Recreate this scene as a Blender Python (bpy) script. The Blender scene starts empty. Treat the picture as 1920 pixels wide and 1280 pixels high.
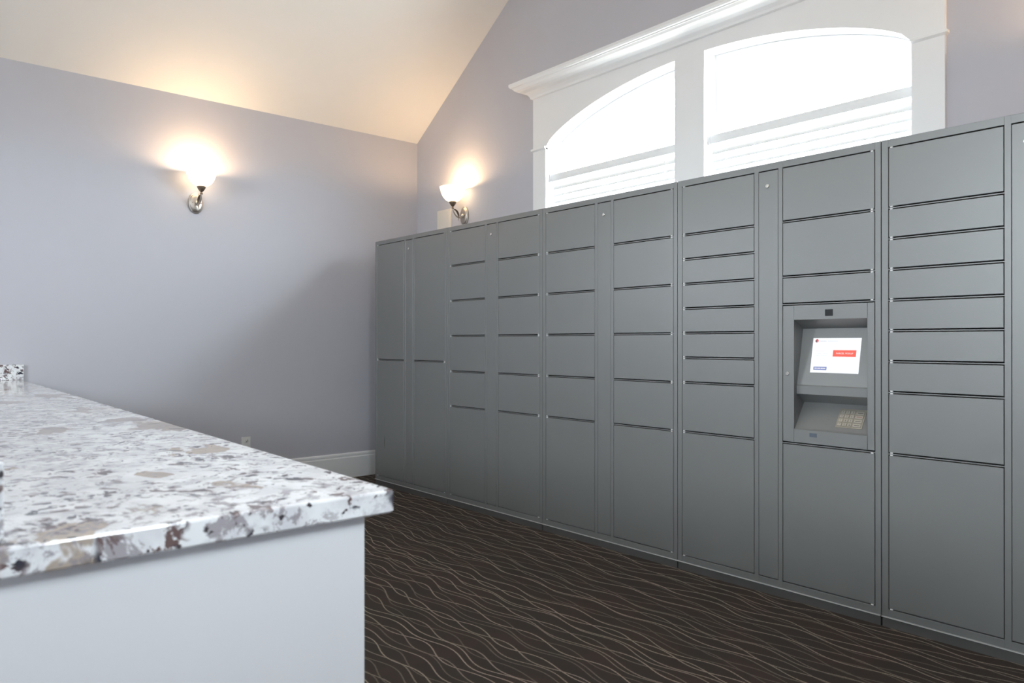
import bpy, bmesh, math, random
from mathutils import Vector, Matrix

random.seed(7)
sc = bpy.context.scene
COL = sc.collection

# ------------------------------------------------------------------ camera
cam_d = bpy.data.cameras.new('camera')
cam_d.sensor_width = 36.0
cam_d.lens = 1392.39 / 1920 * 36.0
cam_d.clip_start = 0.05
cam_d.dof.use_dof = True
cam_d.dof.focus_distance = 4.0
cam_d.dof.aperture_fstop = 5.6
cam = bpy.data.objects.new('camera', cam_d)
COL.objects.link(cam)
cam.location = (5.7463, -3.8014, 1.1561)
cam.rotation_euler = (math.radians(90) + 0.0014, 0, 0.8593)
sc.camera = cam

# ------------------------------------------------------------------ view
sc.view_settings.view_transform = 'Standard'
sc.view_settings.look = 'None'
sc.view_settings.gamma = 1.0
sc.view_settings.use_curve_mapping = False
sc.view_settings.exposure = 0.0

# ------------------------------------------------------------------ sky
SKY = 55.0
world = bpy.data.worlds.new('overcast_sky')
sc.world = world
world.use_nodes = True
wn, wl = world.node_tree.nodes, world.node_tree.links
wn.clear()
w_out = wn.new('ShaderNodeOutputWorld')
w_bg = wn.new('ShaderNodeBackground')
w_tc = wn.new('ShaderNodeTexCoord')
w_sx = wn.new('ShaderNodeSeparateXYZ')
w_rp = wn.new('ShaderNodeValToRGB')
w_mp = wn.new('ShaderNodeMapRange')
w_mp.inputs['From Min'].default_value = -1
w_mp.inputs['From Max'].default_value = 1
wl.new(w_tc.outputs['Generated'], w_sx.inputs[0])
wl.new(w_sx.outputs['Z'], w_mp.inputs['Value'])
wl.new(w_mp.outputs[0], w_rp.inputs[0])
e = w_rp.color_ramp.elements
e[0].position = 0.0
e[0].color = (0.40, 0.39, 0.375, 1)
e[1].position = 1.0
e[1].color = (0.95, 1.0, 1.08, 1)
n = e.new(0.49)
n.color = (0.44, 0.43, 0.42, 1)
n = e.new(0.53)
n.color = (0.90, 0.96, 1.04, 1)
wl.new(w_rp.outputs[0], w_bg.inputs['Color'])
w_bg.inputs['Strength'].default_value = SKY
wl.new(w_bg.outputs[0], w_out.inputs[0])

sc.cycles.max_bounces = 10
sc.cycles.diffuse_bounces = 6
sc.cycles.glossy_bounces = 4
sc.cycles.transparent_max_bounces = 12
sc.cycles.sample_clamp_indirect = 8.0
sc.cycles.use_denoising = True
sc.cycles.caustics_reflective = False
sc.cycles.caustics_refractive = False


def portal(loc, rot, sx, sy):
    """window portal: guides sky sampling only, gives off nothing itself"""
    d = bpy.data.lights.new('window_portal', 'AREA')
    d.shape = 'RECTANGLE'
    d.size, d.size_y = sx, sy
    d.cycles.is_portal = True
    o = bpy.data.objects.new('window_portal', d)
    o.location, o.rotation_euler = loc, rot
    COL.objects.link(o)


PI = math.pi
portal((3.022, 0.16, 1.95), (-PI / 2, 0, 0), 2.7, 2.0)

# ------------------------------------------------------------------ node helpers


class G:
    """tiny node-graph writer"""

    def __init__(s, name):
        s.m = bpy.data.materials.new(name)
        s.m.use_nodes = True
        s.t = s.m.node_tree
        s.t.nodes.clear()
        s.out = s.t.nodes.new('ShaderNodeOutputMaterial')

    def put(s, sock, v):
        if isinstance(v, bpy.types.NodeSocket):
            s.t.links.new(v, sock)
        elif isinstance(v, (tuple, list)) and len(v) == 3 and sock.type == 'RGBA':
            sock.default_value = (*v, 1)
        else:
            sock.default_value = v

    def math(s, op, a, b=None, c=None):
        nd = s.t.nodes.new('ShaderNodeMath')
        nd.operation = op
        for i, v in enumerate((a, b, c)):
            if v is not None:
                s.put(nd.inputs[i], v)
        return nd.outputs[0]

    def coord(s):
        return s.t.nodes.new('ShaderNodeTexCoord').outputs['Object']

    def mapv(s, v, scale=(1, 1, 1), loc=(0, 0, 0)):
        nd = s.t.nodes.new('ShaderNodeMapping')
        s.put(nd.inputs['Vector'], v)
        nd.inputs['Scale'].default_value = scale
        nd.inputs['Location'].default_value = loc
        return nd.outputs[0]

    def noise(s, v, scale, detail=2, rough=0.5, dist=0.0, color=False):
        nd = s.t.nodes.new('ShaderNodeTexNoise')
        s.put(nd.inputs['Vector'], v)
        nd.inputs['Scale'].default_value = scale
        nd.inputs['Detail'].default_value = detail
        nd.inputs['Roughness'].default_value = rough
        nd.inputs['Distortion'].default_value = dist
        return nd.outputs['Color' if color else 'Fac']

    def smooth(s, v, a, b, lo=0.0, hi=1.0):
        nd = s.t.nodes.new('ShaderNodeMapRange')
        nd.interpolation_type = 'SMOOTHSTEP'
        s.put(nd.inputs['Value'], v)
        for k, x in (('From Min', a), ('From Max', b), ('To Min', lo), ('To Max', hi)):
            nd.inputs[k].default_value = x
        return nd.outputs[0]

    def mix(s, f, a, b):
        nd = s.t.nodes.new('ShaderNodeMix')
        nd.data_type = 'RGBA'
        s.put(nd.inputs[0], f)
        s.put(nd.inputs[6], a)
        s.put(nd.inputs[7], b)
        return nd.outputs[2]

    def bump(s, h, strength, dist):
        nd = s.t.nodes.new('ShaderNodeBump')
        nd.inputs['Strength'].default_value = strength
        nd.inputs['Distance'].default_value = dist
        s.put(nd.inputs['Height'], h)
        return nd.outputs[0]

    def bsdf(s, color, rough=0.5, metal=0.0, normal=None, spec=0.5, emit=None, estr=0.0):
        nd = s.t.nodes.new('ShaderNodeBsdfPrincipled')
        s.put(nd.inputs['Base Color'], color)
        s.put(nd.inputs['Roughness'], rough)
        s.put(nd.inputs['Metallic'], metal)
        nd.inputs['Specular IOR Level'].default_value = spec
        if normal is not None:
            s.put(nd.inputs['Normal'], normal)
        if emit is not None:
            s.put(nd.inputs['Emission Color'], emit)
            nd.inputs['Emission Strength'].default_value = estr
        s.t.links.new(nd.outputs[0], s.out.inputs[0])
        return s.m


def plain(name, color, rough=0.5, metal=0.0, spec=0.5, var=0.03, scale=6.0, bump=0.0, bscale=300):
    g = G(name)
    v = g.coord()
    f = g.noise(v, scale, 3)
    c1 = tuple(x * (1 - var) for x in color)
    c2 = tuple(min(1, x * (1 + var)) for x in color)
    nrm = g.bump(g.noise(v, bscale, 2), bump, 0.002) if bump else None
    return g.bsdf(g.mix(f, c1, c2), rough, metal, nrm, spec)


M = {}
M['wall'] = plain('wall_paint', (0.50, 0.50, 0.545), 0.75, spec=0.25, var=0.012, bump=0.12, bscale=160)
M['ceiling'] = plain('ceiling_paint', (0.87, 0.855, 0.825), 0.9, spec=0.1, var=0.01, bump=0.1, bscale=140)
M['trim'] = plain('white_trim_paint', (0.82, 0.83, 0.84), 0.38, var=0.01)
M['vinyl'] = plain('white_vinyl', (0.86, 0.87, 0.88), 0.35, var=0.01)
M['locker'] = plain('grey_powder_coat', (0.228, 0.232, 0.231), 0.42, metal=0.45, spec=0.5, var=0.02, bump=0.05, bscale=900)
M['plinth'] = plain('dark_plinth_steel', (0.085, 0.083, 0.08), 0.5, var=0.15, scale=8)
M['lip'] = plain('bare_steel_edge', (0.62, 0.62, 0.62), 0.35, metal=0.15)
M['nylon'] = plain('white_nylon', (0.80, 0.80, 0.80), 0.4)
M['chrome'] = plain('bright_nickel', (0.72, 0.71, 0.69), 0.22, metal=1.0)
M['nickel'] = plain('brushed_nickel', (0.52, 0.48, 0.44), 0.36, metal=1.0, var=0.05, scale=40)
M['bronze'] = plain('aged_nickel', (0.27, 0.21, 0.16), 0.42, metal=0.9, var=0.1, scale=40)
M['black'] = plain('black_plastic', (0.012, 0.012, 0.014), 0.25)
M['slot'] = plain('blue_grey_plastic', (0.10, 0.12, 0.16), 0.3)
M['keypad'] = plain('keypad_steel', (0.40, 0.375, 0.325), 0.33, metal=0.75, var=0.06, scale=50)
M['key'] = plain('key_steel', (0.55, 0.53, 0.48), 0.3, metal=0.75)
M['redkey'] = plain('red_key_legend', (0.30, 0.10, 0.10), 0.4)
M['ink'] = plain('dark_ink', (0.03, 0.03, 0.03), 0.5)
M['plate'] = plain('white_plastic', (0.72, 0.73, 0.71), 0.35)
M['cream'] = plain('cream_plastic', (0.70, 0.66, 0.60), 0.45)
M['base'] = plain('pale_grey_paint', (0.76, 0.77, 0.785), 0.55, spec=0.3, var=0.01)
M['dent_refl'] = plain('dark_dent_reflection', (0.05, 0.05, 0.045), 0.5)  # colour of the dark reflection in the dented door


def emis(name, color, s):
    g = G(name)
    return g.bsdf((0.02, 0.02, 0.02), 0.4, emit=color, estr=s)


M['screen'] = emis('screen_white', (0.93, 0.96, 1.0), 1.05)
M['s_red'] = emis('screen_red', (0.93, 0.115, 0.075), 1.0)
M['s_blue'] = emis('screen_blue', (0.20, 0.245, 0.52), 1.0)
M['s_white'] = emis('screen_lettering_white', (1, 0.97, 0.97), 1.0)
M['s_grey'] = emis('screen_lettering_grey', (0.66, 0.69, 0.78), 1.0)
M['s_dark'] = emis('screen_lettering_dark', (0.52, 0.54, 0.62), 1.0)
M['s_pink'] = emis('screen_lettering_pink', (0.86, 0.74, 0.80), 1.0)
M['s_ink'] = emis('screen_logo_dark', (0.16, 0.10, 0.11), 1.0)
M['s_lred'] = emis('screen_logo_red', (0.86, 0.20, 0.21), 1.0)
M['s_mred'] = emis('screen_logo_deep_red', (0.55, 0.08, 0.09), 1.0)


def shade_mat():
    g = G('frosted_lamp_glass')
    return g.bsdf((0.85, 0.82, 0.76), 0.4, emit=(1.0, 0.72, 0.42), estr=5.0)


M['shade'] = shade_mat()
M['bulb'] = emis('lit_bulb', (1.0, 0.72, 0.42), 12)


def glass_mat():
    g = G('window_glass')
    t = g.t.nodes.new('ShaderNodeBsdfTransparent')
    t.inputs[0].default_value = (0.96, 0.98, 0.97, 1)
    gl = g.t.nodes.new('ShaderNodeBsdfGlossy')
    gl.inputs['Roughness'].default_value = 0.02
    fr = g.t.nodes.new('ShaderNodeFresnel')
    geo = g.t.nodes.new('ShaderNodeNewGeometry')
    g.put(fr.inputs[0], g.smooth(geo.outputs['Backfacing'], 0, 1, 1.45, 1 / 1.45))
    mx = g.t.nodes.new('ShaderNodeMixShader')
    g.t.links.new(fr.outputs[0], mx.inputs[0])
    g.t.links.new(t.outputs[0], mx.inputs[1])
    g.t.links.new(gl.outputs[0], mx.inputs[2])
    g.t.links.new(mx.outputs[0], g.out.inputs[0])
    return g.m


M['glass'] = glass_mat()


def carpet_mat():
    g = G('wave_carpet')
    v = g.coord()
    sx = g.t.nodes.new('ShaderNodeSeparateXYZ')
    g.put(sx.inputs[0], v)
    X, Y = sx.outputs[0], sx.outputs[1]
    jag = g.math('MULTIPLY', g.math('SUBTRACT', g.noise(v, 330, 2, 0.7), 0.5), 0.012)
    shared = g.math('MULTIPLY', g.math('SUBTRACT', g.noise(g.mapv(v, (1.0, 0.5, 1)), 1.3, 1), 0.5), 0.10)
    total = None
    tint = None
    #        phase  wavelength amp   spacing  offset seed
    for k, (ph, L, A, p, off) in enumerate((
            (0.0, 0.385, 0.019, 0.126, 0.000),
            (0.55, 0.40, 0.017, 0.126, 0.047),
            (PI, 0.375, 0.018, 0.130, 0.017),
            (PI + 0.6, 0.39, 0.019, 0.130, 0.076))):
        own = g.math('MULTIPLY', g.math('SUBTRACT',
                     g.noise(g.mapv(v, (1.0, 0.45, 1), (k * 7.3, k * 3.1, k)), 1.9, 1), 0.5), 0.075)
        s = g.math('SINE', g.math('ADD', g.math('MULTIPLY', X, 2 * PI / L),
                                  g.math('ADD', g.math('MULTIPLY', own, 14.0), ph)))
        y = g.math('ADD', g.math('ADD', Y, off), g.math('MULTIPLY', s, A))
        y = g.math('ADD', y, g.math('ADD', shared, g.math('ADD', own, jag)))
        u = g.math('DIVIDE', y, p)
        cell = g.math('FLOOR', u)
        d = g.math('MULTIPLY', g.math('ABSOLUTE', g.math('SUBTRACT', g.math('SUBTRACT', u, cell), 0.5)), p)
        line = g.smooth(d, 0.0016, 0.0040, 1.0, 0.0)
        wn_ = g.t.nodes.new('ShaderNodeTexWhiteNoise')
        wn_.noise_dimensions = '1D'
        g.put(wn_.inputs['W'], g.math('ADD', cell, 31.7 * k))
        line = g.math('MULTIPLY', line, g.smooth(wn_.outputs['Value'], 0.1, 1.0, 0.30, 1.0))
        total = line if total is None else g.math('MAXIMUM', total, line)
    cloud = g.noise(v, 5.0, 3, 0.6)
    pile = g.noise(v, 420, 2, 0.6)
    base = g.mix(g.smooth(cloud, 0.35, 0.65), (0.044, 0.038, 0.034), (0.062, 0.043, 0.037))
    base = g.mix(g.smooth(pile, 0.3, 0.75), base, (0.078, 0.068, 0.060))
    colr = g.mix(g.smooth(g.noise(v, 3.0, 1), 0.4, 0.6), (0.38, 0.31, 0.255), (0.34, 0.30, 0.235))
    c = g.mix(total, base, colr)
    nrm = g.bump(g.math('ADD', pile, g.math('MULTIPLY', total, 0.8)), 0.5, 0.004)
    return g.bsdf(c, 0.95, 0, nrm, 0.08)


M['carpet'] = carpet_mat()


def granite_mat():
    g = G('speckled_granite')
    v0 = g.coord()
    warp = g.noise(v0, 7, 2, color=True)
    vm = g.t.nodes.new('ShaderNodeVectorMath')
    vm.operation = 'MULTIPLY_ADD'
    g.put(vm.inputs[0], warp)
    vm.inputs[1].default_value = (0.09, 0.09, 0.09)
    g.put(vm.inputs[2], v0)
    v = vm.outputs[0]
    c = g.mix(g.smooth(g.noise(v, 14, 3, 0.6), 0.35, 0.65), (0.86, 0.88, 0.89), (0.68, 0.69, 0.71))
    # tan feldspar patches
    tan = g.smooth(g.noise(g.mapv(v, (0.75, 1.25, 1), (1.7, 0.25, 0.4)), 4.2, 5, 0.55), 0.590, 0.612)
    tcol = g.mix(g.noise(v, 26, 4, 0.6), (0.30, 0.26, 0.23), (0.56, 0.47, 0.38))
    c = g.mix(tan, c, tcol)
    # lavender-grey mottling, in drifts
    zone = g.smooth(g.noise(v, 3.6, 2), 0.42, 0.58)
    mot = g.smooth(g.noise(v, 30, 5, 0.72), 0.505, 0.575)
    c = g.mix(g.math('MULTIPLY', mot, g.math('MULTIPLY_ADD', zone, 0.55, 0.28)), c, (0.29, 0.265, 0.285))
    # dark mica clusters
    zone2 = g.smooth(g.noise(g.mapv(v, (1, 1, 1), (3.1, 1.2, 0.7)), 10.0, 3, 0.6), 0.46, 0.54)
    fleck = g.smooth(g.noise(v, 42, 4, 0.62), 0.535, 0.585)
    fl = g.math('MULTIPLY', fleck, zone2)
    c = g.mix(fl, c, g.mix(g.smooth(g.noise(v, 25, 1), 0.4, 0.6), (0.035, 0.035, 0.05), (0.15, 0.10, 0.095)))
    # lone black grains
    grain = g.smooth(g.noise(v, 60, 2, 0.5), 0.665, 0.70)
    c = g.mix(grain, c, (0.06, 0.055, 0.06))
    return g.bsdf(c, 0.08, 0, None, 0.5)


M['granite'] = granite_mat()

# ------------------------------------------------------------------ mesh helpers


def box(bm, x0, x1, y0, y1, z0, z1, bevel=0.0, seg=1):
    r = bmesh.ops.create_cube(bm, size=1.0)
    vs = r['verts']
    for q in vs:
        q.co = ((x0 + x1) / 2 + q.co.x * (x1 - x0), (y0 + y1) / 2 + q.co.y * (y1 - y0),
                (z0 + z1) / 2 + q.co.z * (z1 - z0))
    if bevel:
        es = {e for q in vs for e in q.link_edges}
        bmesh.ops.bevel(bm, geom=list(es), offset=bevel, segments=seg, affect='EDGES', profile=0.5)


def bxm(*a, **k):
    bm = bmesh.new()
    box(bm, *a, **k)
    return bm


def lathe(bm, prof, M4=Matrix(), seg=32, sx=1.0, sy=1.0):
    """prof: (r, h) pairs spun about local Z"""
    rings = []
    for r, h in prof:
        if r < 1e-6:
            rings.append([bm.verts.new(M4 @ Vector((0, 0, h)))])
        else:
            rings.append([bm.verts.new(M4 @ Vector((r * sx * math.cos(2 * PI * i / seg),
                                                    r * sy * math.sin(2 * PI * i / seg), h))) for i in range(seg)])
    for a, b in zip(rings, rings[1:]):
        if len(a) == 1 and len(b) == 1:
            continue
        for i in range(seg):
            j = (i + 1) % seg
            if len(a) == 1:
                bm.faces.new((a[0], b[i], b[j]))
            elif len(b) == 1:
                bm.faces.new((a[i], b[0], a[j]))
            else:
                bm.faces.new((a[i], b[i], b[j], a[j]))


def tube(bm, pts, radii, seg=12, flat=1.0, up=(0, 1, 0)):
    """swept round bar; flat squeezes it along the side direction"""
    pts = [Vector(p) for p in pts]
    rings = []
    for i, p in enumerate(pts):
        t = (pts[min(i + 1, len(pts) - 1)] - pts[max(i - 1, 0)]).normalized()
        s = t.cross(Vector(up)).normalized()
        u = s.cross(t).normalized()
        r = radii[i] if isinstance(radii, (list, tuple)) else radii
        rings.append([bm.verts.new(p + s * (r * flat * math.cos(2 * PI * k / seg)) + u * (r * math.sin(2 * PI * k / seg)))
                      for k in range(seg)])
    for a, b in zip(rings, rings[1:]):
        for i in range(seg):
            j = (i + 1) % seg
            bm.faces.new((a[i], a[j], b[j], b[i]))
    bm.faces.new(rings[0][::-1])
    bm.faces.new(rings[-1])


def plate(bm, outer, holes, f, t0, t1):
    """flat plate with holes: 2-D loops, f(u, v, t) places a point, t0..t1 its thickness"""
    made = []
    for t in (t0, t1):
        loops = []
        edges = []
        for lp in [outer] + list(holes):
            vs = [bm.verts.new(f(u, v, t)) for u, v in lp]
            es = [bm.edges.new((vs[i], vs[(i + 1) % len(vs)])) for i in range(len(vs))]
            loops.append(vs)
            edges += es
        bmesh.ops.triangle_fill(bm, use_beauty=True, use_dissolve=False, edges=edges)
        made.append(loops)
    for la, lb in zip(*made):
        for i in range(len(la)):
            j = (i + 1) % len(la)
            bm.faces.new((la[i], la[j], lb[j], lb[i]))


def loft(bm, rings, cap=True):
    rr = [[bm.verts.new(p) for p in r] for r in rings]
    nseg = len(rr[0])
    for a, b in zip(rr, rr[1:]):
        for i in range(nseg):
            j = (i + 1) % nseg
            bm.faces.new((a[i], a[j], b[j], b[i]))
    if cap:
        bm.faces.new(rr[0][::-1])
        bm.faces.new(rr[-1])


def world_loc(o):
    p = Vector((0, 0, 0))
    while o is not None:
        p += o.location
        o = o.parent
    return p


def obj(name, bm, mat, parent=None, origin=(0, 0, 0), smooth=False, label=None):
    bmesh.ops.recalc_face_normals(bm, faces=bm.faces)
    base = world_loc(parent) if parent else Vector(origin)
    for q in bm.verts:
        q.co -= base
    me = bpy.data.meshes.new(name)
    bm.to_mesh(me)
    bm.free()
    for mm in (mat if isinstance(mat, (list, tuple)) else [mat]):
        me.materials.append(mm)
    if smooth:
        for p in me.polygons:
            p.use_smooth = True
        if smooth != 'all':
            me.set_sharp_from_angle(angle=math.radians(40))
    o = bpy.data.objects.new(name, me)
    COL.objects.link(o)
    if parent:
        o.parent = parent
    else:
        o.location = base
    if label:
        o['label'] = label
    return o


def tag(o, label, cat, group=None):
    o['label'], o['category'] = label, cat
    if group:
        o['group'] = group
    return o


def thing(name, label, cat, loc, group=None):
    o = bpy.data.objects.new(name, None)
    o.empty_display_size = 0.1
    o.location = loc
    COL.objects.link(o)
    return tag(o, label, cat, group)


def struct(name, bm, mat, parent=None, smooth=False):
    o = obj(name, bm, mat, parent, smooth=smooth)
    if not parent:
        o['kind'] = 'structure'
    return o


def text_into(bm, body, size, place, mat_index=0, width=None):
    """lettering as flat mesh; place(u, v) -> world point, u/v measured from the text's centre"""
    cu = bpy.data.curves.new('lettering', 'FONT')
    cu.body = body
    cu.size = size
    cu.align_x, cu.align_y = 'CENTER', 'CENTER'
    cu.resolution_u = 3
    to = bpy.data.objects.new('lettering', cu)
    COL.objects.link(to)
    bpy.context.view_layer.update()
    me = bpy.data.meshes.new_from_object(to.evaluated_get(bpy.context.evaluated_depsgraph_get()))
    us = [q.co.x for q in me.vertices]
    k = width / (max(us) - min(us)) if width else 1.0
    vs = [bm.verts.new(place(q.co.x * k, q.co.y)) for q in me.vertices]
    for p in me.polygons:
        try:
            fc = bm.faces.new([vs[i] for i in p.vertices])
            fc.material_index = mat_index
        except ValueError:
            pass
    bpy.data.objects.remove(to)
    bpy.data.curves.remove(cu)
    bpy.data.meshes.remove(me)


# ------------------------------------------------------------------ room shell
RX, RY = 6.044, -9.0           # room width, far end behind the camera
EAVE, RIDGE, MID = 2.984, 5.015, 3.022
SL = (RIDGE - EAVE) / MID
WT = 0.15
CX, HALF = 3.022, 1.278        # window group centre, half width


def arch(x, d=0.0):
    t = min(1.0, abs(x - CX) / HALF)
    R = (HALF ** 2 + 0.306 ** 2) / (2 * 0.306)
    circ = (math.sqrt(R * R - (t * HALF) ** 2) - (R - 0.306)) / 0.306
    return 2.602 + 0.306 * (0.45 * math.sqrt(max(0, 1 - t * t)) + 0.55 * circ) - d


def arch_loop(a, b, z0, d=0.0, nseg=26):
    """opening outline between x=a and x=b, shrunk by d on all sides"""
    a, b, z0 = a + d, b - d, z0 + d
    pts = [(a, z0), (b, z0)]
    for i in range(nseg + 1):
        x = b + (a - b) * i / nseg
        pts.append((x, arch(x, d)))
    return pts


WA = (1.744, 2.912)
WB = (3.127, 4.300)
SILL = 0.95
fy = lambda u, v, t: (u, t, v)          # plate in the x-z plane
fx = lambda u, v, t: (t, u, v)          # plate in the y-z plane

bm = bmesh.new()
plate(bm, [(-0.15, 0), (RX + 0.15, 0), (RX + 0.15, EAVE), (MID, RIDGE), (-0.15, EAVE)],
      [arch_loop(*WA, SILL, -0.012), arch_loop(*WB, SILL, -0.012)], fy, 0.0, WT)
struct('wall_north', bm, M['wall'])

FILL_LW = [(-6.7, -5.5)]  # unseen window, added to brighten the north wall and lockers
bm = bmesh.new()
plate(bm, [(RY, 0), (0, 0), (0, EAVE), (RY, EAVE)],
      [[(a, 1.80), (b, 1.80), (b, 2.60), (a, 2.60)] for a, b in FILL_LW], fx, -0.15, 0.0)
struct('wall_left', bm, M['wall'])

# unseen side of the room behind the camera: two more walls, plain windows added for fill light
FILL_RW = [(-3.45, -2.95)]  # unseen window, added to light the counter end
bm = bmesh.new()
plate(bm, [(RY, 0), (0, 0), (0, EAVE), (RY, EAVE)],
      [[(a, 1.75), (b, 1.75), (b, 2.65), (a, 2.65)] for a, b in FILL_RW], fx, RX, RX + 0.15)
struct('wall_right', bm, M['wall'])
FILL_SW = [(3.45, 4.95)]  # unseen high window, added to lift the north wall
bm = bmesh.new()
plate(bm, [(-0.15, 0), (RX + 0.15, 0), (RX + 0.15, EAVE), (MID, RIDGE), (-0.15, EAVE)],
      [[(a, 1.9), (b, 1.9), (b, 3.4), (a, 3.4)] for a, b in FILL_SW], fy, RY - WT, RY)
struct('wall_south', bm, M['wall'])
k = 3  # from here on: frames of the unseen, added windows
for a, b in FILL_RW:
    portal((RX + 0.16, (a + b) / 2, 2.2), (0, PI / 2, 0), 0.9, b - a)
    bm = bmesh.new()
    plate(bm, [(a + .002, 1.752), (b - .002, 1.752), (b - .002, 2.648), (a + .002, 2.648)],
          [[(a + .06, 1.81), (b - .06, 1.81), (b - .06, 2.17), (a + .06, 2.17)],
           [(a + .06, 2.23), (b - .06, 2.23), (b - .06, 2.59), (a + .06, 2.59)]], fx, RX + .05, RX + .10)
    w = struct('window_%d' % k, bm, M['vinyl'])
    obj('pane', bxm(RX + .072, RX + .078, a + .058, b - .058, 1.808, 2.592), M['glass'], w)
    k += 1
for a, b in FILL_LW:
    portal((-0.16, (a + b) / 2, 2.2), (0, -PI / 2, 0), 0.8, b - a)
    bm = bmesh.new()
    plate(bm, [(a + .002, 1.802), (b - .002, 1.802), (b - .002, 2.598), (a + .002, 2.598)],
          [[(a + .06, 1.86), ((a + b) / 2 - .03, 1.86), ((a + b) / 2 - .03, 2.54), (a + .06, 2.54)],
           [((a + b) / 2 + .03, 1.86), (b - .06, 1.86), (b - .06, 2.54), ((a + b) / 2 + .03, 2.54)]], fx, -0.10, -0.05)
    w = struct('window_%d' % k, bm, M['vinyl'])
    obj('pane', bxm(-0.078, -0.072, a + .058, b - .058, 1.858, 2.542), M['glass'], w)
    k += 1
for a, b in FILL_SW:
    portal(((a + b) / 2, RY - 0.16, 2.65), (PI / 2, 0, 0), b - a, 1.5)
    bm = bmesh.new()
    plate(bm, [(a + .002, 1.902), (b - .002, 1.902), (b - .002, 3.398), (a + .002, 3.398)],
          [[(a + .06, 1.96), ((a + b) / 2 - .03, 1.96), ((a + b) / 2 - .03, 3.34), (a + .06, 3.34)],
           [((a + b) / 2 + .03, 1.96), (b - .06, 1.96), (b - .06, 3.34), ((a + b) / 2 + .03, 3.34)]], fy, RY - .10, RY - .05)
    w = struct('window_%d' % k, bm, M['vinyl'])
    obj('pane', bxm(a + .058, b - .058, RY - .078, RY - .072, 1.958, 3.342), M['glass'], w)
    k += 1

struct('floor', bxm(-0.15, RX + 0.15, RY - WT, WT, -0.1, 0.0), M['carpet'])
bm = bmesh.new()
T = 0.12
loft(bm, [[(-0.15, y, EAVE - 0.15 * SL), (MID, y, RIDGE), (RX + 0.15, y, EAVE - 0.15 * SL), (RX + 0.15, y, EAVE - 0.15 * SL + T),
           (MID, y, RIDGE + T), (-0.15, y, EAVE - 0.15 * SL + T)] for y in (RY - WT, WT)])
struct('ceiling', bm, M['ceiling'])


def base_profile(d=0.018):
    return [(0, 0), (d, 0), (d, 0.172), (d - 0.004, 0.178), (d - 0.005, 0.186), (d - 0.003, 0.190), (d - 0.004, 0.203),
            (d - 0.010, 0.210), (0, 0.212)]


bm = bmesh.new()
loft(bm, [[(o, y, z) for o, z in base_profile()] for y in (-3.10, -0.019)])
struct('baseboard_left', bm, M['trim'])
bm = bmesh.new()
loft(bm, [[(x, -o, z) for o, z in base_profile()] for x in (0.001, RX)])
struct('baseboard_north', bm, M['trim'])

# ------------------------------------------------------------------ arched window pair
CL, CR, CT = 1.606, 4.446, 3.0
bm = bmesh.new()
plate(bm, [(CL, SILL - 0.12), (CR, SILL - 0.12), (CR, CT), (CL, CT)],
      [arch_loop(*WA, SILL), arch_loop(*WB, SILL)], fy, -0.022, 0.0)
struct('trim_1', bm, M['trim'])                       # arched casing board over both windows
bm = bmesh.new()                                       # crown moulding along its top
rings = []
for o, z in ((0.002, 2.985), (0.014, 2.990), (0.018, 3.004), (0.022, 3.010), (0.032, 3.022), (0.052, 3.034), (0.080, 3.043),
             (0.098, 3.052), (0.108, 3.064), (0.112, 3.066), (0.113, 3.072), (0.124, 3.074), (0.132, 3.086),
             (0.132, 3.104), (0.02, 3.108)):
    rings.append([(CL - o, 0.0, z), (CL - o, -0.022 - o, z), (CR + o, -0.022 - o, z), (CR + o, 0.0, z)])
loft(bm, rings)
struct('trim_2', bm, M['trim'])
for i, (a, b) in enumerate(((CL, WA[0]), (WA[1], WB[0]), (WB[1], CR))):   # pilaster fronts under the arch springing
    bm = bmesh.new()
    if i == 1:
        box(bm, a, b, -0.0235, -0.0215, SILL, 2.612)
    else:
        rings = []
        for o, z in ((0.0, 2.588), (0.006, 2.592), (0.013, 2.597), (0.013, 2.610), (0.004, 2.614)):
            rings.append([(a - (o if i == 0 else 0), 0.0, z), (a - (o if i == 0 else 0), -0.022 - o, z),
                          (b + (o if i == 2 else 0), -0.022 - o, z), (b + (o if i == 2 else 0), 0.0, z)])
        loft(bm, rings)
    struct('trim_%d' % (3 + i), bm, M['trim'])

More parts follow.
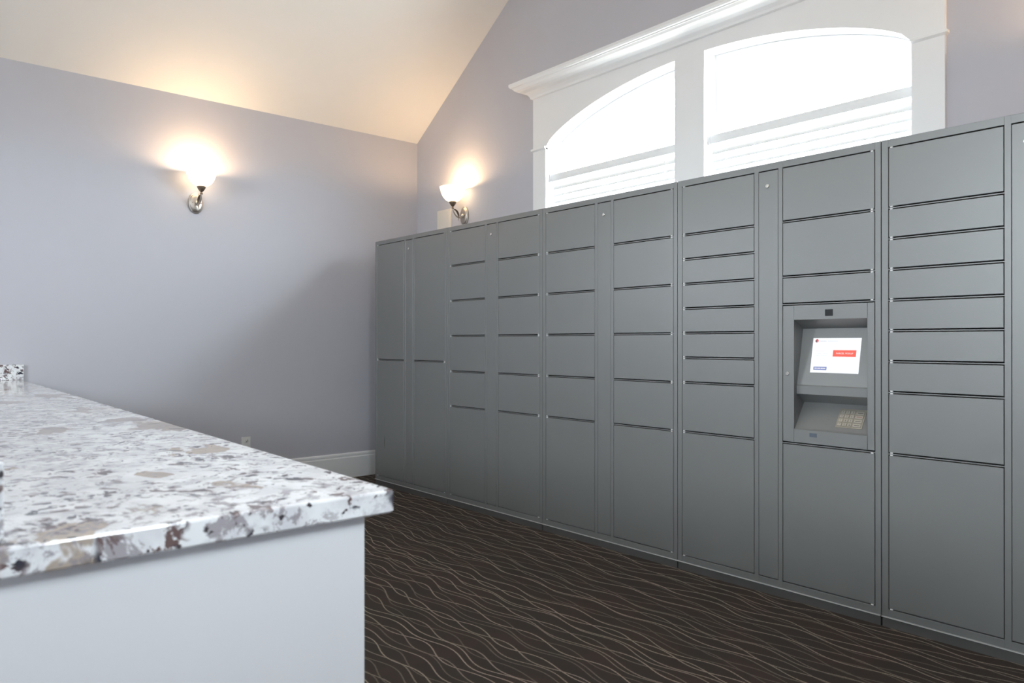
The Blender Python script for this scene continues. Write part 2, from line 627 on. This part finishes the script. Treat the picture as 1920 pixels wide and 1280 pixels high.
for i, (a, b) in enumerate((WA, WB)):
    bm = bmesh.new()
    plate(bm, arch_loop(a, b, SILL, -0.011), [arch_loop(a, b, SILL, 0.001)], fy, 0.001, WT - 0.001)   # jamb
    w = struct('window_%d' % (i + 1), bm, M['vinyl'])
    bm = bmesh.new()
    plate(bm, arch_loop(a, b, SILL, 0.002), [arch_loop(a, b, SILL, 0.055)], fy, 0.098, 0.132)
    obj('sash', bm, M['vinyl'], w)
    bm = bmesh.new()
    lp = arch_loop(a, b, SILL, 0.054)
    loft(bm, [[(u, y, v) for u, v in lp] for y in (0.113, 0.118)])
    obj('pane', bm, M['glass'], w)
    # blind hung inside the reveal below the arch
    bl = thing('window_blind', ('white slatted blind in the arched window left of the mullion',
                                'white slatted blind in the arched window right of the mullion')[i], 'blind',
               ((a + b) / 2, 0.05, 2.40), 'slatted blinds in the arched windows')
    obj('headrail', bxm(a + 0.010, b - 0.010, 0.022, 0.078, 2.352, 2.404, bevel=0.003), M['vinyl'], bl)
    bm = bmesh.new()
    z = 2.312
    tl = math.radians(62)
    while z > 1.02:
        prof = []
        for s in (-0.025, -0.012, 0, 0.012, 0.025):
            prof.append((s, 0.003 * (1 - (s / 0.025) ** 2)))
        prof = prof + [(s, h - 0.0028) for s, h in reversed(prof)]
        rr = []
        for x in (a + 0.014, b - 0.014):
            rr.append([(x, 0.050 + s * math.cos(tl) - h * math.sin(tl), z + s * math.sin(tl) + h * math.cos(tl)) for s, h in prof])
        loft(bm, rr)
        z -= 0.050
    obj('slats', bm, M['vinyl'], bl)
    obj('bottom_rail', bxm(a + 0.014, b - 0.014, 0.026, 0.074, 0.975, 0.995, bevel=0.004), M['vinyl'], bl)
    for q in (0.10, 0.5, 0.90):
        bm = bmesh.new()
        x = a + (b - a) * q
        for y in (0.0245, 0.0755):
            tube(bm, [(x, y, 2.36), (x, y, 0.985)], 0.0011, 6, up=(1, 0, 0))
        obj('ladder_cord', bm, M['vinyl'], bl)
    for q in (0, 1):
        x = (a + 0.006, b - 0.006)[q]
        obj('end_bracket', bxm(x - 0.004, x + 0.004, 0.016, 0.084, 2.346, 2.410, bevel=0.001), M['vinyl'], bl)

# ------------------------------------------------------------------ parcel lockers
F = -0.6764                       # front plane
LB = -0.075                       # back plane
H, FB = 1.98, 0.0435
ZT, ZB = 1.9445, 0.078            # door field
SHELF = 0.0062                    # half the joint between doors
SEAMS = [0.4065, 1.4127, 2.4105, 3.4210, 4.4345, 5.4455]
LN = [1.7015, 1.5770, 1.4520, 1.3280, 1.2040, 1.0790, 0.9540, 0.7045]
MD = [1.7015, 1.4520, 1.2025, 0.9520, 0.7035]
units = [
    ('grey steel locker tower with four tall doors, farthest from the camera beside the left wall', [1.0178], [1.0170]),
    ('grey steel locker tower with six doors per column, right of the four-door tower', MD, MD),
    ('grey steel locker tower with six doors per column, adjoining the touchscreen tower', MD, MD),
    ('grey steel locker tower with a built-in touchscreen and keypad', LN, [1.7015, 1.4520, 1.3280, 0.7050]),
    ('grey steel locker tower with nine doors in a column, right of the touchscreen tower', LN, LN),
]


def hinge(bm, x, z, up):
    """little nylon pivot block standing in a door joint"""
    h = 0.0042
    z0, z1 = (z - 0.001, z + h) if up else (z - h, z + 0.001)
    box(bm, x - 0.0055, x + 0.0055, F - 0.0012, F + 0.012, z0, z1, bevel=0.001)


def cam_lock(parent, x, z, name='lock'):
    m4 = Matrix.Translation((x, F, z)) @ Matrix.Rotation(PI / 2, 4, 'X')
    bm = bmesh.new()
    lathe(bm, [(0.0001, -0.012), (0.0092, -0.012), (0.0092, 0.0035), (0.0080, 0.0048), (0.0050, 0.0048), (0.0044, 0.0036), (0.0001, 0.0036)], m4, 24)
    o = obj(name, bm, M['chrome'], parent, smooth=True, label='round chrome key lock')
    return o


for ui, (label, ca, cb) in enumerate(units):
    x0, x1 = SEAMS[ui], SEAMS[ui + 1] - 0.0028
    W = SEAMS[ui + 1] - SEAMS[ui]
    k = W / 1.010
    X = lambda v: x0 + v * k
    u = thing('parcel_locker', label, 'locker', ((x0 + x1) / 2, (F + LB) / 2, 0.0), 'parcel locker towers')
    C1, ST, C2 = (0.0285, 0.4315), (0.4575, 0.5535), (0.5775, 0.9815)
    g = 0.0022
    kiosk = ui == 3
    bm = bmesh.new()
    # face frame
    for a, b in ((0, C1[0] - g), (C1[1] + g, ST[0] - g * .6), (ST[1] + g * .6, C2[0] - g)):
        box(bm, X(a), X(b), F, F + 0.020, FB, H, bevel=0.0012)
    box(bm, X(C2[1] + g), x1, F, F + 0.020, FB, H, bevel=0.0012)
    for a, b in ((C1[0] - g, C1[1] + g), (ST[0] - g, ST[1] + g), (C2[0] - g, C2[1] + g)):
        box(bm, X(a) - 0.001, X(b) + 0.001, F + 0.0002, F + 0.020, ZT + 0.0042, H - 0.0002, bevel=0.0012)
        box(bm, X(a) - 0.001, X(b) + 0.001, F + 0.0002, F + 0.020, FB + 0.0002, ZB - 0.0042, bevel=0.0012)
    for (a, b), zs in ((C1, ca), (C2, cb)):
        for z in zs:
            box(bm, X(a - g) - 0.001, X(b + g) + 0.001, F + 0.0012, F + 0.30, z - 0.0024, z + 0.0014)
    # carcass
    box(bm, x0 + 0.0005, x0 + 0.016, F + 0.018, LB, FB, H - 0.0005)
    box(bm, x1 - 0.016, x1 - 0.0005, F + 0.018, LB, FB, H - 0.0005)
    box(bm, x0 + 0.001, x1 - 0.001, F + 0.018, LB, H - 0.016, H - 0.0003)
    box(bm, x0 + 0.001, x1 - 0.001, F + 0.018, LB, FB, FB + 0.016)
    box(bm, x0 + 0.001, x1 - 0.001, LB - 0.008, LB - 0.0005, FB + 0.001, H - 0.001)
    for q in (C1[1] + 0.012, ST[1] + 0.012):
        box(bm, X(q) - 0.006, X(q) + 0.006, F + 0.019, LB - 0.002, FB + 0.01, H - 0.01)
    obj('frame', bm, M['locker'], u)
    # plinth with its bright top edge
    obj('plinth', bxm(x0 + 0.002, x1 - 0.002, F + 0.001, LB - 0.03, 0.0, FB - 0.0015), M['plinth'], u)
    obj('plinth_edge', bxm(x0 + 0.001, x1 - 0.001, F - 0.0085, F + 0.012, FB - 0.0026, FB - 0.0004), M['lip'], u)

    # doors, column by column
    for ci, ((a, b), zs) in enumerate(((C1, ca), (C2, cb))):
        lim = [ZT] + list(zs) + [ZB]
        for r in range(len(lim) - 1):
            zt = lim[r] - (SHELF if r else 0.0)
            zb = lim[r + 1] + (SHELF if r + 1 < len(lim) - 1 else 0.0)
            if kiosk and ci == 1 and r == 3:
                kz = (zb, zt)
                continue
            d = obj('door', bxm(X(a), X(b), F, F + 0.018, zb, zt, bevel=0.0014), M['locker'], u)
            hx = X(a) + 0.010 if ci == 0 else X(b) - 0.010
            for z, up in ((zt, True), (zb, False)):
                bm = bmesh.new()
                hinge(bm, hx, z, up)
                obj('hinge_pin', bm, M['nylon'], d, label='white nylon hinge pin')
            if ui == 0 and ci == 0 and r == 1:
                bm = bmesh.new()  # dark reflection in a dent, modelled as a thin sliver
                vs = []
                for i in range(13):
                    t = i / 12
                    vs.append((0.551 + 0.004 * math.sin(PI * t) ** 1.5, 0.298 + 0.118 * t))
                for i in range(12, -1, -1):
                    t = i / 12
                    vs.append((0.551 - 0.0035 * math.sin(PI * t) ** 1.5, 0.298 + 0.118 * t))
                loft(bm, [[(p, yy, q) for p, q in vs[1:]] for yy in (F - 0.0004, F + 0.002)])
                obj('dent_reflection', bm, M['dent_refl'], d, label='dark vertical reflection in a dent')
    sd = obj('service_panel', bxm(X(ST[0]), X(ST[1]), F, F + 0.016, ZB, ZT, bevel=0.0012), M['locker'], u)
    cam_lock(sd, X(0.502), 1.8765)
    if not kiosk:
        continue

    # --- touchscreen bay in the right-hand column
    a, b = X(C2[0]), X(C2[1])
    zb, zt = kz
    KX0, KX1 = 4.054, 4.376
    panel = obj('kiosk_stile', bxm(a, KX0 - 0.0004, F, F + 0.016, zb, zt, bevel=0.0012), M['locker'], u)
    cam_lock(panel, 4.0228, 1.0165, 'key_lock')
    obj('kiosk_stile', bxm(KX1 + 0.0004, b, F, F + 0.016, zb, zt, bevel=0.0012), M['locker'], u)
    # recessed bay: one folded profile (y, z) swept across
    prof = [(F, zt - 0.0005), (F, 1.2578), (-0.5950, 1.2190), (-0.5955, 1.2175), (-0.6500, 0.9680), (-0.6540, 0.9630), (-0.6535, 0.9265), (-0.6505, 0.9245),
            (-0.5860, 0.8870), (-0.5885, 0.8840), (-0.6685, 0.7765), (F, 0.7690), (F, zb + 0.0005), (-0.54, zb + 0.0005), (-0.54, zt - 0.0005)]
    bm = bmesh.new()
    loft(bm, [[(x, y, z) for y, z in prof] for x in (KX0, KX1)], cap=False)
    panel = obj('kiosk_bay', bm, M['locker'], u)
    for p, q in ((KX0 - 0.010, KX0), (KX1, KX1 + 0.010)):
        obj('cheek', bxm(p, q, F + 0.017, -0.54, zb + 0.001, zt - 0.001), M['locker'], panel)
    obj('camera_window', bxm(4.1965, 4.2315, F - 0.0008, F + 0.004, 1.2710, 1.2995, bevel=0.0004), M['black'], panel, label='small black camera window')
    bm = bxm(4.126, 4.1590, F - 0.0012, F + 0.004, 0.7410, 0.7580, bevel=0.0004)
    obj('card_slot', bm, M['slot'], panel, label='blue grey card slot')

    def plane(a2, b2):
        A, B = Vector((0, *a2)), Vector((0, *b2))
        L = (B - A).length
        dr = (B - A) / L
        nr = Vector((1, 0, 0)).cross(dr)
        if nr.y > 0:
            nr = -nr
        return lambda x, s, o=0.0: Vector((x, 0, 0)) + A + dr * s + nr * o

    PS = plane((-0.595, 1.218), (-0.650, 0.967))

    def slab(bm, P, xa, xb, sa, sb, o0, o1, mi=0):
        n0 = len(bm.faces)
        vs = [bm.verts.new(P(x, s, o)) for o in (o0, o1) for x, s in ((xa, sa), (xb, sa), (xb, sb), (xa, sb))]
        for f in ((3, 2, 1, 0), (4, 5, 6, 7), (0, 1, 5, 4), (1, 2, 6, 5), (2, 3, 7, 6), (3, 0, 4, 7)):
            bm.faces.new([vs[i] for i in f]).material_index = mi

    bm = bmesh.new()
    slab(bm, PS, 4.1085, 4.3225, 0.0431, 0.1993, -0.002, 0.0012)
    scr = obj('screen', bm, M['screen'], u, label='lit white touchscreen')
    bm = bmesh.new()
    slab(bm, PS, 4.2041, 4.3053, 0.0977, 0.1265, 0.0013, 0.0016)
    obj('pickup_button', bm, M['s_red'], scr, label='red on-screen button')
    bm = bmesh.new()
    text_into(bm, 'PARCEL PICKUP', 0.0105, lambda p, q: PS(4.2555 + p, 0.1128 - q, 0.0018), width=0.0735)
    obj('button_lettering', bm, M['s_white'], scr, label='white words PARCEL PICKUP')
    bm = bmesh.new()
    slab(bm, PS, 4.1226, 4.1825, 0.1726, 0.1872, 0.0013, 0.0016)
    obj('small_button', bm, M['s_blue'], scr, label='blue on-screen button')
    bm = bmesh.new()
    for p, q in ((4.1275, 4.1395), (4.1410, 4.1545), (4.1560, 4.1775)):
        slab(bm, PS, p, q, 0.1782, 0.1814, 0.0017, 0.0019)
    obj('small_button_lettering', bm, M['s_white'], scr)
    # little red parcel cube
    bm = bmesh.new()
    cx, cs, r = 4.1267, 0.0560, 0.0086
    hexp = [(cx + r * math.sin(PI / 3 * i), cs - r * math.cos(PI / 3 * i)) for i in range(6)]
    ctr = (cx, cs)
    for mi, idx in enumerate(((5, 0, 1), (1, 2, 3), (3, 4, 5))):
        vs = [bm.verts.new(PS(*q, 0.0016)) for q in (ctr, hexp[idx[0]], hexp[idx[1]], hexp[idx[2]])]
        bm.faces.new(vs).material_index = (1, 0, 2)[mi]
    obj('cube_logo', bm, [M['s_lred'], M['s_mred'], M['s_ink']], scr, label='red and black cube emblem')
    bm = bmesh.new()
    for p, q, mi in ((4.1405, 4.1700, 0), (4.1750, 4.2215, 1)):
        slab(bm, PS, p, q, 0.0560, 0.0580, 0.0013, 0.0015, mi)
    obj('header_lettering', bm, [M['s_dark'], M['s_grey']], scr)
    bm = bmesh.new()
    slab(bm, PS, 4.1262, 4.1710, 0.1012, 0.1028, 0.0013, 0.0015, 1)
    text_into(bm, 'To begin, please', 0.0078, lambda p, q: PS(4.1520 + p, 0.1132 - q, 0.0016), 0, 0.056)
    text_into(bm, 'make a selection', 0.0078, lambda p, q: PS(4.1520 + p, 0.1217 - q, 0.0016), 0, 0.056)
    obj('greeting_lettering', bm, [M['s_grey'], M['s_pink']], scr)

    # keypad on the sloping shelf
    PK = plane((-0.5885, 0.884), (-0.6685, 0.7765))
    bm = bmesh.new()
    slab(bm, PK, 4.2312, 4.3445, 0.0200, 0.1150, -0.002, 0.0015)
    pad = obj('keypad', bm, M['keypad'], u, label='steel number keypad')
    names = ['1', '2', '3', 'X', '4', '5', '6', '<', '7', '8', '9', '', '*', '0', '#', 'OK']
    for r in range(4):
        for c in range(4):
            s0 = 0.0315 + r * 0.0207
            xa = (4.2388, 4.2605, 4.2822, 4.3052)[c]
            xb = xa + (0.0165 if c < 3 else 0.0330)
            bm = bmesh.new()
            slab(bm, PK, xa, xb, s0, s0 + 0.0150, 0.0010, 0.0042)
            es = [e for e in bm.edges]
            bmesh.ops.bevel(bm, geom=es, offset=0.0009, segments=1, affect='EDGES', profile=0.5)
            if c < 3:
                text_into(bm, names[r * 4 + c], 0.0125, lambda p, q: PK((xa + xb) / 2 + p, s0 + 0.0075 - q, 0.0044), 1)
            else:
                ins = 0.005
                slab(bm, PK, xa + ins, xb - ins, s0 + 0.0062, s0 + 0.0088, 0.0040, 0.0044, 1)
            obj('key', bm, [M['key'], M['redkey'] if (c == 3 and r == 1) else M['ink']], pad)

# ------------------------------------------------------------------ wall lamps


def wall_lamp(label, base, out):
    """base: centre of the wall plate; out: unit vector into the room"""
    base, out = Vector(base), Vector(out)
    side = out.cross(Vector((0, 0, 1)))
    R3 = Matrix((side, Vector((0, 0, 1)), out)).transposed()          # local: x side, y up, z out
    m4 = Matrix.Translation(base) @ R3.to_4x4()
    L = lambda o, z, s=0.0: base + out * o + Vector((0, 0, z)) + side * s
    t = thing('wall_lamp', label, 'lamp', base, 'uplight wall lamps')
    bm = bmesh.new()
    lathe(bm, [(0.0001, 0.0005), (0.0800, 0.0005), (0.0800, 0.006), (0.0780, 0.010), (0.0700, 0.013), (0.0680, 0.017), (0.0640, 0.020),
               (0.045, 0.024), (0.02, 0.026), (0.0001, 0.0265)], m4, 48, sx=0.68, sy=1.0)
    bp = obj('back_plate', bm, M['nickel'], t, smooth=True)
    for s in (-0.030, 0.030):
        bm = bmesh.new()
        mm = Matrix.Translation(L(0.0225, 0.0, s)) @ R3.to_4x4()
        lathe(bm, [(0.0001, 0), (0.0035, 0), (0.0035, 0.004), (0.0001, 0.005)], mm, 12)
        obj('screw', bm, M['bronze'], bp, smooth=True)
    bm = bmesh.new()
    lathe(bm, [(0.0001, 0.024), (0.014, 0.024), (0.016, 0.029), (0.012, 0.035), (0.007, 0.040), (0.0001, 0.042)], m4, 20)
    obj('hub', bm, M['nickel'], t, smooth=True)
    bm = bmesh.new()                                               # S-shaped arm
    pts = [L(0.030, -0.012), L(0.045, -0.018), L(0.065, -0.020), L(0.088, -0.014), L(0.107, 0.002), L(0.119, 0.022), L(0.126, 0.042), L(0.128, 0.056)]
    tube(bm, pts, [0.0058, 0.0055, 0.005, 0.005, 0.0052, 0.0052, 0.005, 0.005], 12, up=side)
    obj('arm', bm, M['nickel'], t, smooth=True)
    bm = bmesh.new()                                               # leaf curling over the arm
    pts = [L(0.129, 0.040), L(0.121, 0.046), L(0.106, 0.044), L(0.088, 0.034), L(0.074, 0.016), L(0.066, -0.006), L(0.065, -0.028), L(0.070, -0.050)]
    tube(bm, pts, [0.0015, 0.006, 0.0095, 0.0125, 0.0130, 0.010, 0.006, 0.0015], 12, flat=0.35, up=side)
    obj('leaf', bm, M['bronze'], t, smooth=True)
    c4 = Matrix.Translation(L(0.128, 0))
    bm = bmesh.new()
    lathe(bm, [(0.0001, 0.046), (0.0075, 0.047), (0.010, 0.053), (0.0075, 0.060), (0.006, 0.064), (0.010, 0.067), (0.016, 0.074),
               (0.024, 0.085), (0.030, 0.098), (0.0315, 0.104), (0.029, 0.106), (0.0001, 0.106)], c4, 28)
    obj('cup', bm, M['bronze'], t, smooth=True)
    bm = bmesh.new()
    outp = [(0.022, 0.104), (0.040, 0.109), (0.058, 0.120), (0.074, 0.136), (0.087, 0.157), (0.096, 0.180), (0.103, 0.204), (0.108, 0.226)]
    inp = [(r - 0.004, h + 0.003) for r, h in reversed(outp)]
    inp[0] = (0.105, 0.2275)
    lathe(bm, outp + inp + [(0.0001, 0.108)], c4, 40)
    obj('glass_shade', bm, M['shade'], t, smooth=True, label='glowing frosted glass bowl')
    bm = bmesh.new()
    lathe(bm, [(0.0001, 0.110), (0.013, 0.112), (0.014, 0.128), (0.021, 0.145), (0.024, 0.160), (0.019, 0.176), (0.008, 0.184), (0.0001, 0.186)], c4, 20)
    obj('bulb', bm, M['bulb'], t, smooth=True)
    d = bpy.data.lights.new('lamp_light', 'POINT')
    d.energy = LAMP_W
    d.color = (1.0, 0.65, 0.35)
    d.shadow_soft_size = 0.022
    lo = bpy.data.objects.new('lamp_light', d)
    lo.location = L(0.128, 0.212) - base
    lo.parent = t
    COL.objects.link(lo)
    return t


LAMP_W = 11.0
wall_lamp('lit uplight wall lamp with a glass bowl alone on the grey left wall', (0.0, -1.969, 2.196), (1, 0, 0))
wall_lamp('lit uplight wall lamp with a glass bowl just above the lockers near the corner', (0.728, 0.0, 2.226), (0, -1, 0))
wall_lamp('lit uplight wall lamp right of the arched windows, beyond the edge of the photo', (5.18, 0.0, 2.226), (0, -1, 0))

wall_lamp('unseen uplight wall lamp added on the right-hand wall for fill light', (RX, -1.969, 2.196), (-1, 0, 0))  # unseen lamp added to brighten ceiling and upper walls

# ------------------------------------------------------------------ small wall fittings
t = thing('wall_panel', 'cream cover plate on the wall behind the corner lamp', 'panel', (0.441, 0.0, 2.17))
obj('cover', bxm(0.341, 0.541, -0.016, -0.0003, 2.03, 2.316, bevel=0.004, seg=2), M['cream'], t)
obj('inset_plate', bxm(0.356, 0.526, -0.019, -0.014, 2.045, 2.301, bevel=0.002), M['cream'], t)

t = thing('wall_outlet', 'white wall outlet low on the left wall above the counter edge', 'outlet', (0.0, -1.589, 0.363))
obj('face_plate', bxm(0.0003, 0.006, -1.624, -1.554, 0.306, 0.420, bevel=0.002, seg=2), M['plate'], t)
for z in (0.391, 0.335):
    bm = bmesh.new()
    m4 = Matrix.Translation((0.0045, -1.589, z)) @ Matrix.Rotation(PI / 2, 4, 'Y')
    lathe(bm, [(0.0001, 0), (0.0165, 0), (0.0165, 0.0032), (0.0155, 0.004), (0.0001, 0.004)], m4, 28)
    s = obj('receptacle', bm, M['plate'], t, smooth=True)
    bm = bmesh.new()
    box(bm, 0.0083, 0.0088, -1.5965, -1.5945, z + 0.001, z + 0.009)
    box(bm, 0.0083, 0.0088, -1.5835, -1.5815, z + 0.001, z + 0.008)
    box(bm, 0.0083, 0.0088, -1.5912, -1.5868, z - 0.010, z - 0.0055)
    obj('slots', bm, M['ink'], s)

# ------------------------------------------------------------------ counter
CTOP, CTH = 0.914, 0.0378
XE = 4.692
YF = lambda x: -3.063 + (-3.147 + 3.063) * x / XE
YBK = -3.700
bm = bmesh.new()
loop = [(0.001, YBK), (XE, YBK)]
rc = 0.007
for i in range(5):
    a = PI / 2 * i / 4
    loop.append((XE - rc + rc * math.cos(a), YF(XE) - rc + rc * math.sin(a)))
loop.append((0.001, YF(0)))
top_in = 0.004


def shrink(lp, d):
    cx, cy = 2.3, -3.4
    return [(x - d * (1 if x > cx else 0), y - d * (1 if y > cy else -1)) for x, y in lp]


loft(bm, [[(x, y, z) for x, y in shrink(loop, d)] for z, d in
          ((CTOP - CTH, 0.003), (CTOP - CTH + 0.003, 0.0), (CTOP - 0.004, 0.0), (CTOP - 0.0012, 0.0012), (CTOP, 0.004))])
tag(obj('countertop', bm, M['granite'], origin=(2.35, -3.4, CTOP - CTH)),
    'speckled white and grey granite countertop in the left foreground', 'countertop')
tag(obj('backsplash', bxm(0.022, 4.673, YBK, YBK + 0.019, CTOP, CTOP + 0.099, bevel=0.002), M['granite'], origin=(2.3, -3.69, CTOP)),
    'low granite upstand running along the back of the countertop to its near end', 'backsplash', 'granite upstands on the countertop')
tag(obj('backsplash', bxm(0.001, 0.021, YBK, YF(0) + 0.010, CTOP, CTOP + 0.099, bevel=0.002), M['granite'], origin=(0.01, -3.4, CTOP)),
    'short granite upstand against the left wall at the far end of the countertop', 'backsplash', 'granite upstands on the countertop')
XP, YP = 4.668, -3.190
t = thing('counter_base', 'pale grey painted base carrying the granite countertop', 'counter', (2.35, -3.42, 0))
bm = bmesh.new()
zt = CTOP - CTH
loft(bm, [[(0.02, YBK, z), (XP - 0.02, YBK, z), (XP - 0.02, YP - 0.003, z), (0.02, YF(0.02) - 0.046, z)] for z in (0.0, zt)])
obj('body', bm, M['base'], t)
obj('end_panel', bxm(XP - 0.0195, XP, YBK, YP, 0.0, zt, bevel=0.0012), M['base'], t)
# low wall behind the counter, which the upstand is fixed to
struct('wall_partition', bxm(0.001, XP, YBK - 0.12, YBK - 0.001, 0, CTOP + 0.10), M['wall'])
